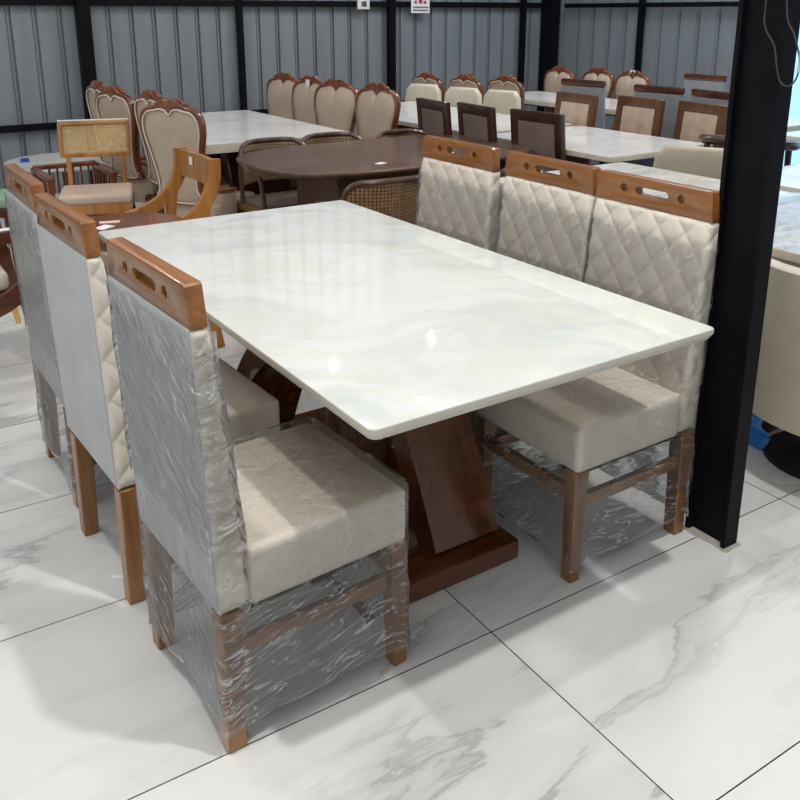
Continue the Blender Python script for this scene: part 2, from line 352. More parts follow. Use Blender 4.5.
# ------------------------------------------------------------------ the quilted dining chair
SW = .212          # half width
def bx(z, side):   # back profile: side 0 rear face, 1 front face
    t = (z - .34) / .60
    return (-.225 - .020 * t) if side == 0 else (-.158 - .050 * t)
def quilt(sv, z):
    u = sv / .092 + z / .105; w = sv / .092 - z / .105
    return (abs(math.sin(PI * u)) * abs(math.sin(PI * w))) ** .32
def chair_parts(root, wrapped, seed=0, patch=False):
    # backrest: quilted front and sides
    nz, rings = 128, []
    prof = []
    nside, nf = 11, 100
    for k in range(nz + 1):
        z = .338 + .602 * k / nz
        xr, xf = bx(z, 0), bx(z, 1); w = SW; r = .014
        ring = []
        edge = min(1, min(z - .338, .94 - z) / .015 + .0)
        tp = 1 - max(0, (z - .925) / .015) ** 2 * .25 if z > .925 else 1
        pts = []
        for i in range(nside): pts.append((xr + (xf - r - xr) * i / nside, -w, 0, -1))
        for i in range(5):
            a = R_(-90 + 90 * i / 4); pts.append((xf - r + r * math.cos(a), -w + r + r * math.sin(a), math.cos(a), math.sin(a)))
        for i in range(1, nf): pts.append((xf, -w + r + (2 * w - 2 * r) * i / nf, 1, 0))
        for i in range(5):
            a = R_(90 * i / 4); pts.append((xf - r + r * math.cos(a), w - r + r * math.sin(a), math.cos(a), math.sin(a)))
        for i in range(nside): pts.append((xf - r - (xf - r - xr) * (i + 1) / nside, w, 0, 1))
        sacc = 0; last = None
        cen = (xr + xf) / 2
        for (x, y, ax, ay) in pts:
            if last: sacc += math.hypot(x - last[0], y - last[1])
            last = (x, y)
            q = quilt(sacc + .035, z) * .0095 * max(0, edge) - .005
            rear = min(1, abs(x - xr) / .012)
            ring.append(Vector((cen + (x - cen) * tp + ax * q * rear, y * (1 - (1 - tp) * .12) + ay * q * rear, z)))
        rings.append(ring)
    m = MB(); m.loft(rings, True, True, True); m.build('backrest', 'cream_leather', root, angle=60)
    # plain rear panel
    m = MB(); z0, z1 = .345, .936; e = .004
    m.hexa([(bx(z0, 0) - e, -SW + .004, z0), (bx(z0, 0) + .004, -SW + .004, z0), (bx(z0, 0) + .004, SW - .004, z0), (bx(z0, 0) - e, SW - .004, z0),
            (bx(z1, 0) - e, -SW + .004, z1), (bx(z1, 0) + .004, -SW + .004, z1), (bx(z1, 0) + .004, SW - .004, z1), (bx(z1, 0) - e, SW - .004, z1)], .003)
    m.build('back_panel', 'grey_backing', root)
    # seat
    m = MB(); m.box((.037, 0, .393), (.391, .424, .132), .018, 4)
    for v in m.bm.verts:
        if v.co.z > .44:
            d = max(0, 1 - (v.co.y / .212) ** 2) * max(0, 1 - ((v.co.x - .03) / .2) ** 2); v.co.z += .0
    m.build('seat', 'cream_leather', root)
    m = MB(); m.box((.03, 0, .3255), (.37, .414, .006), 0); m.build('seat_base', 'black_leg', root)
    # top rail with two round holes and a slot
    h0, h1 = .936, 1.018
    out = [(-.208, h0 - .97), (.208, h0 - .97), (.205, .024), (.181, h1 - .97), (-.181, h1 - .97), (-.205, .024)]
    out = [(-.212, h0 - .97), (.212, h0 - .97), (.203, h1 - .97 - .004), (.198, h1 - .97), (-.198, h1 - .97), (-.203, h1 - .97 - .004)]
    hole = lambda cx, r: [(cx + r * math.cos(2 * PI * k / 20), .010 + r * math.sin(2 * PI * k / 20)) for k in range(20)]
    slot = [(.048 * s + .0115 * math.cos(R_(a)), .010 + .0115 * math.sin(R_(a))) for s, a0 in ((1, -90), (-1, 90)) for a in range(a0, a0 + 181, 20)]
    m = MB(); m.prism([out, hole(-.103, .0125), hole(.103, .0125), slot], .034, .0015, T(-.2285, 0, .97) @ Matrix.Rotation(R_(-2), 4, 'Y') @ YZ)
    m.build('top_rail', 'oak', root, angle=30)
    # legs
    for sy in (-1, 1):
        m = MB(); m.taper((-.2035, sy * .1905, 0), (-.200, sy * .189, .330), (.042, .042), (.048, .046)); m.build('leg', 'oak_leg', root)
        m = MB(); m.taper((.216, sy * .1905, 0), (.211, sy * .188, .330), (.036, .038), (.046, .046)); m.build('leg', 'oak_leg', root)
    for sy in (-1, 1):
        m = MB(); m.box((0, sy * .190, .232), (.37, .020, .036), .002, 1); m.build('stretcher', 'oak_bar', root)
    m = MB(); m.box((.211, 0, .250), (.022, .34, .036), .002, 1); m.build('stretcher', 'oak_bar', root)
    if wrapped: wrap_parts(root, seed, wrapped)

def ridged(p, oct=3):
    a, s, f = 0, 1, 1
    for _ in range(oct):
        a += s * (1 - abs(noise.noise(p * f)) * 2); s *= .5; f *= 2.1
    return a
def wrap_parts(root, seed, mode):
    off = Vector((seed * 7.3, seed * 3.1, seed * 1.7))
    # lower film: skirt hanging from the seat edge, and over the seat top
    rings = []; n = 150
    def foot(px, py, r=.02):
        pass
    zs = [.045 + (.468 - .045) * k / 60 for k in range(61)]
    x0, x1, w = -.234, .240, .2185
    per = rrect(x1 - x0, 2 * w, .02, 4, (x0 + x1) / 2, 0)
    # resample the outline evenly
    pl = [Vector((a, b)) for a, b in per]; pl.append(pl[0]); seg = [(pl[i + 1] - pl[i]).length for i in range(len(pl) - 1)]; tot = sum(seg)
    base = []; k = 0; acc = 0
    for i in range(n):
        s = tot * i / n
        while acc + seg[k] < s: acc += seg[k]; k += 1
        base.append(pl[k].lerp(pl[k + 1], (s - acc) / seg[k]))
    for z in zs:
        ring = []
        low = max(0, min(1, (.33 - z) / .12))
        for q in base:
            nx = 1 if q.x > x1 - .012 else (-1 if q.x < x0 + .012 else 0); ny = 1 if q.y > w - .012 else (-1 if q.y < -w + .012 else 0)
            p = Vector((q.x, q.y, z)) + off
            d = ridged(Vector((p.x * 6 + p.z * 3, p.y * 6 - p.z * 3, p.z * 7)), 3) * .0028 * (.5 + low)
            # film is drawn inwards between the legs and lies tight on them
            mid = (1 - (abs(q.y) / w) ** 3) if nx and not ny else ((1 - (abs(q.x) / .236) ** 3) if ny and not nx else 0)
            d -= low * mid * (.016 + .012 * noise.noise(p * 5))
            d = max(d, -.03) if low else max(d, -.002)
            zz = z
            if z <= zs[0] + 1e-6: zz = z + .012 * noise.noise(Vector((q.x * 11, q.y * 11, seed))) + .012 * (mid)
            ring.append(Vector((q.x + nx * d, q.y + ny * d, zz)))
        rings.append(ring)
    cx = .03
    for t in (.97, .9, .8, .68, .55, .42, .28, .14):
        ring = []
        for q in base:
            x = cx + (q.x - cx) * t; y = q.y * t
            p = Vector((x, y, 0)) + off
            ring.append(Vector((x, y, .468 + .0035 * ridged(Vector((p.x * 9, p.y * 9, seed)), 3) + (0 if x > -.16 else 0))))
        rings.append(ring)
    m = MB(); m.loft(rings, True, False, True); o = m.build('plastic_wrap', 'film' if mode == 1 else 'film_mid', root, angle=80)
    o.data.materials.append(MATS['film_clear'])
    for p in o.data.polygons:
        if p.center.z > .33: p.material_index = 1
    # upper film round the backrest
    rings = []
    ztop = .925 if mode == 1 else .885
    nn = 110
    for k in range(61):
        z = .468 + (ztop - .468) * k / 60
        e = .008 if mode == 1 else .007
        xr, xf = bx(z, 0) - e, bx(z, 1) + e; w = SW + e
        per = rrect(xf - xr, 2 * w, .014, 3, (xf + xr) / 2, 0)
        pl = [Vector((a, b)) for a, b in per]; pl.append(pl[0]); seg = [(pl[i + 1] - pl[i]).length for i in range(len(pl) - 1)]; tot = sum(seg)
        ring = []; kk = 0; acc = 0
        for i in range(nn):
            s = tot * i / nn
            while acc + seg[kk] < s: acc += seg[kk]; kk += 1
            q = pl[kk].lerp(pl[kk + 1], (s - acc) / seg[kk])
            c = Vector(((xf + xr) / 2, 0)); dn = Vector((1 if q.x > xf - .01 else (-1 if q.x < xr + .01 else 0), 1 if q.y > w - .01 else (-1 if q.y < -w + .01 else 0)))
            p = Vector((q.x, q.y, z)) + off
            d = ridged(Vector((p.x * 7, (p.y * 7 + p.z * 6), p.z * 4 - p.y * 3)), 4) * (.0026 if mode == 1 else .0016)
            zz = z
            if k == 60: zz += .012 * noise.noise(Vector((q.x * 14, q.y * 14, seed + 3.)))
            ring.append(Vector((q.x + dn.x * d, q.y + dn.y * d, zz)))
        rings.append(ring)
    m = MB(); m.loft(rings, True, False, False); m.build('plastic_wrap', 'film' if mode == 1 else 'film_clear', root, angle=80)

G1 = 'quilted chairs around the white onyx-topped table'
chA = thing('dining_chair', 'plastic-wrapped quilted cream chair at the near left corner of the white table, closest to viewer', 'chair', (-.010, .428, 0), R_(2.9), G1)
chair_parts(chA, 1, 1)
# loose tail of film at the front corner of the nearest chair
m = MB(); rings = []
for i in range(13):
    t = i / 12; r = []
    for j in range(14):
        s = j / 13
        r.append(Vector((.236 + .028 * math.sin(PI * min(1, s * 1.1)) * math.sin(PI * t) ** .6 + .003 * noise.noise(Vector((s * 5, t * 6, 2))), -.20 + .15 * t, .478 - .115 * s)))
    rings.append(r)
m.loft(rings, False); m.build('plastic_flap', 'film_sheet', chA, angle=80)
chB = thing('dining_chair', 'unwrapped quilted cream chair with plain grey back, middle of the three on the left', 'chair', (-.035, 1.010, 0), R_(2.4), G1)
chair_parts(chB, 0)
chC = dup(chA, 'plastic-wrapped chair farthest back of the three on the left of the white table', (-.022, 1.552, 0), 0, ('plastic_flap',))
chR1 = thing('dining_chair', 'plastic-wrapped quilted cream chair right beside the black steel column', 'chair', (.992, .438, 0), PI, G1)
chair_parts(chR1, 2, 4)
chR2 = dup(chR1, 'wrapped quilted cream chair in the middle of the right-hand row at the white table', (1.002, .880, 0), PI + R_(-.6))
chR3 = dup(chR1, 'wrapped quilted cream chair at the far end of the right-hand row, by the brown table', (1.000, 1.360, 0), PI + R_(1))

# ------------------------------------------------------------------ main table
TL, TW = 1.769, .9555
tb = thing('dining_table', 'large white onyx-look dining table on curved mahogany base', 'table', (TW / 2, TL / 2, 0))
m = MB(); o1 = rrect(TW, TL, .018, 6)
def slab(m, outl, z0, z1, cham, insz=.012):
    lo = [(x * (1 - cham / .5), y * (1 - cham / .9)) for x, y in outl]
    m.loft([[Vector((x, y, z0)) for x, y in lo], [Vector((x, y, z0 + (z1 - z0) * .55)) for x, y in outl], [Vector((x, y, z1 - .002)) for x, y in outl], [Vector((x * .9975, y * .9985, z1)) for x, y in outl]], True, True, True)
slab(m, o1, .735, .760, .008)
top = m.build('tabletop', 'onyx', tb, angle=25)
top.data.materials.append(MATS['onyx_edge'])
for p in top.data.polygons:
    if p.normal.z < .7: p.material_index = 1
px0, px1, py0, py1 = .225, .722, .395, 1.45
m = MB(); m.box(((px0 + px1) / 2 - TW / 2, (py0 + py1) / 2 - TL / 2, .031), (px1 - px0, py1 - py0, .058), .004); m.build('plinth', 'mahogany', tb)
cy = (py0 + py1) / 2
arc = [(.487, .058), (.535, .16), (.585, .26), (.645, .36), (.725, .45), (.83, .53), (.95, .59), (1.08, .64), (1.22, .672), (1.32, .68)]
for (xa, xb, fl) in ((.475, .690, 1), (.258, .470, -1)):
    m = MB(); pts = []
    for y, z in arc:
        yy = y if fl == 1 else 2 * cy - y
        pts.append(((xa + xb) / 2 - TW / 2, yy - TL / 2, z))
    m.bar(smooth_path(pts, 3), xb - xa, .085, (0, -fl, .0001) if False else (0, .7 * -fl, .7), .003)
    m.build('pedestal_plank', 'mahogany_plank', tb, angle=30)
m = MB(); m.box(((.258 + .69) / 2 - TW / 2, cy - TL / 2, .728), (.46, .9, .014), .003); m.build('support_board', 'dark_walnut', tb)

# ------------------------------------------------------------------ room
m = MB(); m.box((1.5, 1.5, -.05), (11, 12, .1)); struct(m.build('floor', 'floor_marble', smooth=False))
m = MB(); m.box((1.5, 1.5, 4.25), (11, 12, .1)); struct(m.build('ceiling', 'ceiling_sheet', smooth=False))
def sheet(name, a, b, z0, z1, nrm, pitch=.19, ph=0):
    a = Vector((*a, 0)); b = Vector((*b, 0)); d = (b - a); ln = d.length; d.normalize(); nv = Vector((*nrm, 0))
    pr = []; s = -ph
    while s < ln:
        for ds, h in ((0, 0), (.135, 0), (.139, -.012), (.145, -.012), (.149, 0), (.158, 0), (.162, -.026), (.176, -.026), (.180, 0)):
            if 0 <= s + ds * pitch / .19 <= ln: pr.append((s + ds * pitch / .19, h))
        s += pitch
    m = MB(); m.loft([[a + d * s + nv * h + Vector((0, 0, z)) for s, h in pr] for z in (z0, z1)], False)
    # thickness
    bk = [a + d * s - nv * .04 for s, h in pr]
    m.loft([[p + Vector((0, 0, z)) for p in bk] for z in (z0, z1)], False)
    return struct(m.build(name, 'wall_sheet', angle=20))
sheet('wall_back', (-4, 6.5), (6.44, 6.5), 0, 4.2, (0, -1), .195)
sheet('wall_right', (6.44, 6.5), (6.44, 3.62), 0, 4.2, (-1, 0), .23)
m = MB(); m.box((-4.05, 1.5, 2.1), (.1, 10, 4.2)); struct(m.build('wall_left', 'plaster', smooth=False))
m = MB(); m.box((1.5, -4.45, 2.1), (11, .1, 4.2)); struct(m.build('wall_front', 'plaster', smooth=False))
m = MB(); m.box((6.5, -2.95, 2.1), (.1, 3.1, 4.2)); struct(m.build('wall_right_end', 'plaster', smooth=False))
m = MB(); m.box((6.5, 1.1, 3.75), (.1, 5.05, .9)); struct(m.build('wall_right_top', 'wall_sheet', smooth=False))
# shop window
w1 = thing('window_1', 'tall shop window beyond the black column', 'window'); del w1['label'], w1['category']; struct(w1)
m = MB()
for y in (3.6, 2.35, 1.1, -.15, -1.38): m.box((6.48, y, 1.65), (.06, .05, 3.3))
m.box((6.48, 1.1, 3.28), (.06, 5, .06)); m.box((6.48, 1.1, .03), (.06, 5, .06))
m.build('window_frame', 'black_steel', w1)
m = MB(); m.box((6.49, 1.1, 1.65), (.008, 4.96, 3.2)); m.build('window_pane', 'pane_glass', w1, smooth=False)
# steel posts and girts on the walls
def trim(n, c, d, name='trim'):
    m = MB(); m.box(c, d, .002, 1); return struct(m.build('%s_%d' % (name, n), 'black_steel'))
trim(1, (1.205, 6.42, 2.1), (.105, .10, 4.2)); trim(2, (2.585, 6.44, 2.1), (.05, .06, 4.2)); trim(3, (4.22, 6.44, 2.1), (.075, .06, 4.2)); trim(4, (5.96, 6.44, 2.1), (.05, .06, 4.2))
trim(5, (6.33, 6.40, 2.1), (.14, .16, 4.2)); trim(6, (1.2, 6.45, 1.558), (10.3, .04, .055)); trim(7, (1.2, 6.45, .575), (10.3, .04, .055))
trim(8, (6.39, 4.93, 1.553), (.04, 2.6, .045)); trim(9, (6.39, 5.13, 2.1), (.05, .055, 4.2)); trim(10, (6.39, 4.93, .575), (.04, 2.6, .045)); trim(11, (6.40, 3.64, 2.1), (.08, .08, 4.2))

# column
col = thing('steel_column', 'black painted steel column standing beside the right-hand chairs', 'column', (1.262, .167, 0))
m = MB(); m.box((0, -.061, 2.1), (.058, .014, 4.2), .001, 1); m.box((0, .063, 2.1), (.058, .014, 4.2), .001, 1); m.box((.006, 0, 2.1), (.028, .12, 4.2)); m.build('beam', 'black_steel', col)
m = MB(); b = m.bm
for i in range(1):
    rings = []
    for t in range(25):
        a = 2 * PI * t / 24
        rings.append(Vector(((.036 + .008 * noise.noise(Vector((math.cos(a) * 2, math.sin(a) * 2, 1)))) * (1 if math.cos(a) > 0 else -1) * min(1, abs(math.cos(a)) * 1.6), (.078 + .008 * noise.noise(Vector((math.cos(a) * 2, 3, math.sin(a) * 2)))) * (1 if math.sin(a) > 0 else -1) * min(1, abs(math.sin(a)) * 1.6), 0)))
    m.loft([rings, [p * .96 + Vector((0, 0, .005)) for p in rings]], True, False, True)
m.build('mortar_skirt', 'grout_dirt', col)
m = MB()
pth = smooth_path([(1.222, .150, 1.75), (1.222, .152, 1.5), (1.222, .147, 1.44), (1.224, .118, 1.395), (1.224, .104, 1.345), (1.226, .092, 1.312), (1.228, .072, 1.302), (1.235, .058, 1.318), (1.24, .056, 1.36), (1.236, .075, 1.42), (1.228, .10, 1.49), (1.226, .11, 1.75)], 6)
m.tube(pth, .0022, 6); m.tube(smooth_path([(1.31, .09, 1.75), (1.312, .085, 1.46), (1.30, .07, 1.40), (1.27, .055, 1.34), (1.285, .05, 1.28), (1.31, .06, 1.22)], 6), .002, 6)
o = m.build('cable', 'cable_rubber'); tag(o, 'thin dark cable looped down the top of the black column', 'cable')
m = MB(); m.tube(smooth_path([(1.236, .055, 1.335), (1.238, .054, 1.36), (1.236, .056, 1.385)], 4), .0035, 8); c = m.build('cable_tie', 'silver', o)

# wall signs
sg = thing('wall_notice', 'white paper notice with two printed lines on the sheet wall', 'sign', (4.545, 6.40, 1.535))
m = MB(); m.box((0, 0, .02), (.225, .004, .16)); m.build('sheet_of_paper', 'paper', sg, smooth=False)
m = MB()
random.seed(4)
for zz in (-.005, -.034):
    x = -.09
    while x < .085:
        w = random.choice((.010, .014, .018)); m.box((x + w / 2, -.003, zz), (w, .002, .016)); x += w + .005
m.build('lettering', 'print_ink', sg, smooth=False)
m = MB(); m.box((-.06, -.003, .045), (.03, .002, .03)); m.box((-.0, -.003, .055), (.045, .002, .045)); m.box((.055, -.003, .045), (.035, .002, .03)); m.build('printed_marks', 'print_red', sg, smooth=False)
sw = thing('wall_socket', 'small square white socket plate on the sheet wall', 'socket', (3.875, 6.41, 1.56))
m = MB(); m.box((0, 0, 0), (.135, .02, .10), .004); m.build('plate', 'switch_plastic', sw)
m = MB(); m.box((0, -.012, 0), (.06, .006, .05), .002); m.build('socket_insert', 'silver', sw)

# ------------------------------------------------------------------ furniture kinds
def rect_table(name, label, x0, x1, y0, y1, top='white_marble', th=.035, z=.76, base='dark_walnut', edge='slab_edge', rz=0):
    t = thing(name, label, 'table', ((x0 + x1) / 2, (y0 + y1) / 2, 0), rz)
    w, l = x1 - x0, y1 - y0
    m = MB(); out = rrect(w, l, .03, 4); slab(m, out, z - th, z, .006)
    o = m.build('tabletop', top, t, angle=25); o.data.materials.append(MATS[edge])
    for p in o.data.polygons:
        if p.normal.z < .7: p.material_index = 1
    for s in (-1, 1):
        m = MB(); m.taper((0, s * l * .27, .05), (0, s * l * .27, z - th - .03), (w * .30, .12), (w * .48, .10), .006); m.build('pedestal', base, t)
    m = MB(); m.box((0, 0, .03), (w * .55, l * .72, .055), .006); m.build('plinth', base, t)
    m = MB(); m.box((0, 0, z - th - .016), (w * .6, l * .75, .028), .003); m.build('apron', base, t)
    return t
rect_table('dining_table', 'long white table with thick edge by the wall, carved-back chairs on both sides', 1.06, 2.03, 3.50, 5.10, 'white_marble', .055)
rect_table('dining_table', 'white table in the back row with small cream chairs along its far side', 2.62, 3.48, 3.06, 4.98, 'white_marble', .03)
rect_table('dining_table', 'white table between dark-framed chairs and sand-panelled chairs', 2.64, 3.46, 1.93, 2.98, 'white_marble', .03)
rect_table('dining_table', 'veined marble table right behind the right-hand row of wrapped chairs', 1.72, 2.58, .25, 1.80, 'veined_marble', .03)
rect_table('dining_table', 'far white table by the corner beyond the grey-backed chairs', 4.40, 5.05, 2.2, 5.15, 'white_marble', .04)
rect_table('dining_table', 'thick cream-edged table seen just right of the black column', 2.68, 3.50, -.35, 1.28, 'white_marble', .062)
rect_table('dining_table', 'distant cream-edged table near the shop window', 4.15, 4.95, .2, 2.0, 'white_marble', .062)
# film over the marble table behind the column
m = MB(); rings = []
for i in range(50):
    rings.append([Vector((1.70 + .88 * j / 40 , .22 + .62 * i / 49, .764 + .006 * abs(ridged(Vector((j * .22, i * .25, 5)), 3)) * .6)) for j in range(41)])
m.loft(rings, False); tag(m.build('plastic_sheet', 'film_sheet', angle=80), 'crinkled clear plastic sheet lying on the marble table behind the column', 'plastic sheet')

# baroque chair: carved frame, tufted-free cream back
half = [(0, 1.030), (.03, 1.036), (.065, 1.015), (.10, .998), (.14, .992), (.18, .970), (.202, .925), (.203, .86), (.186, .78), (.165, .70), (.148, .62), (.144, .52), (.155, .46)]
inn = [(0, .955), (.025, .978), (.06, .985), (.10, .976), (.137, .970), (.165, .948), (.182, .91), (.182, .85), (.166, .78), (.146, .70), (.130, .62), (.126, .54), (.135, .47)]
def mirror(h): return [(x, y) for x, y in h] + [(-x, y) for x, y in reversed(h) if x > 1e-6]
def baroque(label, loc, rz, leather='beige_leather', group=None):
    t = thing('carved_chair', label, 'chair', loc, rz, group)
    lean = T(-.215, 0, 0) @ Matrix(((1, 0, -.10, .04), (0, 1, 0, 0), (0, 0, 1, 0), (0, 0, 0, 1)))
    oh = sp2(mirror(half), 4); ih = sp2(mirror(inn), 4)
    m = MB(); m.prism([oh, ih], .045, .010, lean @ YZ)
    m.box((-.273, 0, 1.003), (.045, .05, .05), .012, 2, Matrix.Rotation(R_(45), 3, 'X'))
    for s in (-1, 1):
        m.tube(smooth_path([(-.268, s * .02, 1.020), (-.264, s * .05, 1.026), (-.262, s * .085, 1.004), (-.262, s * .11, 1.008)], 4), [.013] * 12 + [.006], 6)
    m.build('back_frame', 'carved_wood', t, angle=50)
    # pillow front and flat rear
    for sgn, nmn, th in ((1, 'back_cushion', .035), (-1, 'rear_panel', .012)):
        m = MB(); rings = []; cyy = .75
        for q in (1.03, .96, .85, .65, .4, .15):
            dep = th * (1 - max(0, (q - .3) / .75) ** 3)
            if q > 1: dep = -.004
            r = []
            for y, z in ih:
                zz = cyy + (z - cyy) * q; r.append(Vector((-.215 + .04 - .10 * zz + sgn * (.012 + dep), y * q, zz)))
            rings.append(r)
        m.loft(rings, True, False, True); m.build(nmn, leather, t, angle=60)
    # piping along the inner edge at the rear
    m = MB()
    m.tube([Vector((-.215 + .04 - .10 * z - .024, y * .985, .75 + (z - .75) * .985)) for y, z in ih] + [Vector((-.215 + .04 - .10 * ih[0][1] - .024, 0, .75 + (ih[0][1] - .75) * .985))], .005, 6, False)
    m.build('piping', 'piping', t)
    # lower shell that wraps forward into the seat
    m = MB(); rings = []
    for k in range(9):
        z = .30 + .22 * k / 8
        r = []
        for i in range(25):
            a = R_(90 + 180 * i / 24)
            rr = .192 + .01 * math.sin(PI * k / 8)
            r.append(Vector((-.02 + (rr + .0) * math.cos(a) * 1.0, rr * math.sin(a) * 1.08, z)))
        rings.append(r)
    inner = [[Vector((p.x * .90, p.y * .90, p.z)) for p in r] for r in reversed(rings)]
    m.loft(rings + inner, False); m.build('lower_shell', leather, t, angle=50)
    m = MB(); m.tube([Vector((-.02 + .200 * math.cos(R_(90 + 180 * i / 24)), .214 * math.sin(R_(90 + 180 * i / 24)), .525 + .10 * max(0, -math.cos(R_(90 + 180 * i / 24)) - .55))) for i in range(25)], .011, 8); m.build('arm_trim', 'carved_wood', t)
    m = MB(); m.box((.03, 0, .405), (.42, .37, .11), .035, 3); m.build('seat', leather, t)
    m = MB(); m.box((.03, 0, .335), (.43, .40, .05), .015, 2); m.build('seat_frame', 'carved_wood', t)
    for sx, sy in ((1, 1), (1, -1), (-1, 1), (-1, -1)):
        m = MB(); m.tube(smooth_path([(.03 + sx * .19, sy * .165, .33), (.03 + sx * .205, sy * .18, .24), (.03 + sx * .185, sy * .165, .12), (.03 + sx * .21, sy * .18, 0)], 4), [.028] * 5 + [.022] * 4 + [.016] * 4, 8); m.build('leg', 'carved_wood', t)
    return t
G2 = 'carved-frame chairs by the sheet wall'
bq = baroque('carved beige chair nearest the viewer at the left of the wall-side white table', (1.075, 3.55, 0), R_(33), 'tan_leather', G2)
dup(bq, 'carved beige chair with its back turned, directly behind the cane-panel chair', (1.09, 4.46, 0), R_(16))
dup(bq, 'carved beige chair mostly hidden between the two full backs on the left', (1.20, 4.03, 0), R_(8))
dup(bq, 'carved beige chair at the far left end, only its side edge showing', (1.14, 4.92, 0), R_(4))
for i, (x, y, lab) in enumerate(((2.03, 4.90, 'carved cream chair farthest left in the row along the wall-side table'), (2.04, 4.50, 'carved cream chair second from left in the row, paper tag on its crest'),
                       (2.05, 4.10, 'carved cream chair third from left in the row, facing left'), (2.09, 3.68, 'carved cream chair nearest, right end of the row at the wall-side table'))):
    q = dup(bq, lab, (x, y, 0), PI + R_((14, 12, 18, 10)[i]), ('lower_shell', 'arm_trim'), 'carved cream chairs on the far side of the wall-side table')
G3 = 'carved chairs behind the small cream chairs'
for i, (x, y, lab) in enumerate(((3.98, 5.10, "carved chair behind the leftmost small cream chair"), (4.12, 4.74, "carved chair behind the middle small cream chair"), (4.32, 4.46, "carved chair behind the rightmost small cream chair"))):
    dup(bq, lab, (x, y, 0), R_(3), ('lower_shell', 'arm_trim'), G3, (1, 1, .95))
G4 = 'carved chairs in the far right corner'
for i, (x, y, lab) in enumerate(((5.02, 5.12, 'far carved cream chair left of the corner pair, beside the corner post'), (5.15, 4.74, 'far carved cream chair right of the corner pair, overlapping its neighbour'), (5.13, 4.30, 'far carved cream chair with a white tag on its crest'))):
    dup(bq, lab, (x, y, 0), PI + R_(-2), ('lower_shell', 'arm_trim'), G4, (1, 1, .95))
def note(name, label, c, d, mat='paper', rot=None, cat='tag', group=None):
    m = MB(); m.box((0, 0, 0), d, 0, 1, rot); o = m.build(name, mat, smooth=False, loc=c); return tag(o, label, cat, group)
note('price_tag', 'small white tag on the crest of a carved chair in the wall row', (2.275, 4.56, .985), (.004, .05, .05))
note('price_tag', 'small white tag on the crest of the far right carved chair', (5.385, 4.29, .968), (.004, .06, .035))

# small plain cream chairs
def cream_chair(label, loc, rz, group=None, mat='ivory_leather', h=.90, w=.40):
    t = thing('upholstered_chair', label, 'chair', loc, rz, group)
    out = [(w / 2, .42), (w / 2 - .005, .6), (w / 2 - .03, h - .05), (w / 2 - .075, h), (-w / 2 + .075, h), (-w / 2 + .03, h - .05), (-w / 2 + .005, .6), (-w / 2, .42)]
    m = MB(); m.prism([out], .06, .02, T(-.16, 0, 0) @ Matrix(((1, 0, -.06, 0), (0, 1, 0, 0), (0, 0, 1, 0), (0, 0, 0, 1))) @ YZ); m.build('backrest', mat, t, angle=50)
    m = MB(); m.box((.01, 0, .43), (.40, w + .02, .09), .03, 3); m.build('seat', mat, t)
    for sx, sy in ((1, 1), (1, -1), (-1, 1), (-1, -1)):
        m = MB(); m.tube([(.01 + sx * .15, sy * .15, .39), (.01 + sx * .18, sy * .18, 0)], [.018, .010], 8); m.build('leg', 'black_leg', t)
    return t
G5 = 'small cream chairs at the back white table'
cc = cream_chair('small plain cream chair, leftmost of three behind the dark-framed chairs', (3.37, 4.87, 0), PI + R_(19), G5)
dup(cc, 'small plain cream chair, middle of three behind the dark-framed chairs', (3.43, 4.41, 0), PI + R_(17))
dup(cc, 'small plain cream chair, rightmost of three behind the dark-framed chairs', (3.52, 4.06, 0), PI + R_(11))

# framed-panel chairs
def framed_chair(label, loc, rz, wd, pad, group):
    t = thing('framed_chair', label, 'chair', loc, rz, group)
    w, z0, z1 = .385, .42, .955
    S = Matrix(((1, 0, -.10, 0), (0, 1, 0, 0), (0, 0, 1, 0), (0, 0, 0, 1)))
    m = MB(); m.prism([rrect(w, z1 - z0, .008, 2, 0, (z0 + z1) / 2), rrect(w - .10, .40, .006, 2, 0, .70)[::-1]], .034, .003, T(-.14, 0, 0) @ S @ YZ); m.build('back_frame', wd, t, angle=30)
    m = MB(); m.box((0, 0, 0), (.03, w - .105, .395), .010, 2); m.bm.transform(T(-.14, 0, 0) @ S @ T(0, 0, .70)); m.build('back_pad', pad, t)
    m = MB(); m.box((.02, 0, .44), (.40, w + .02, .07), .02, 2); m.build('seat', pad, t)
    m = MB(); m.box((.02, 0, .385), (.39, w, .05), .003, 1); m.build('seat_frame', wd, t)
    for sx, sy in ((1, 1), (1, -1), (-1, 1), (-1, -1)):
        m = MB(); m.taper((.02 + sx * .175, sy * .175, 0), (.02 + sx * .17, sy * .172, .40), .034, .044); m.build('leg', wd, t)
    return t
G6 = 'dark-framed chairs with brown suede panels'
f1 = framed_chair('dark-framed chair with brown panel, leftmost of the three with backs turned', (2.70, 3.24, 0), R_(-7), 'dark_walnut', 'brown_suede', G6)
dup(f1, 'dark-framed chair with brown panel, middle of the three with backs turned', (2.74, 2.86, 0), R_(-7))
dup(f1, 'dark-framed chair with brown panel, rightmost and nearest of the three', (2.80, 2.44, 0), R_(4))
G7 = 'sand-panelled chairs facing the viewer'
f2 = framed_chair('brown-framed chair with sand suede panel, leftmost of three facing left', (3.31, 3.12, 0), PI + R_(-3), 'sand_frame', 'sand_suede', G7)
dup(f2, 'brown-framed chair with sand suede panel, middle of three facing left', (3.44, 2.68, 0), PI + R_(-3))
dup(f2, 'brown-framed chair with sand suede panel, next to the black column', (3.48, 2.25, 0), PI + R_(-8))

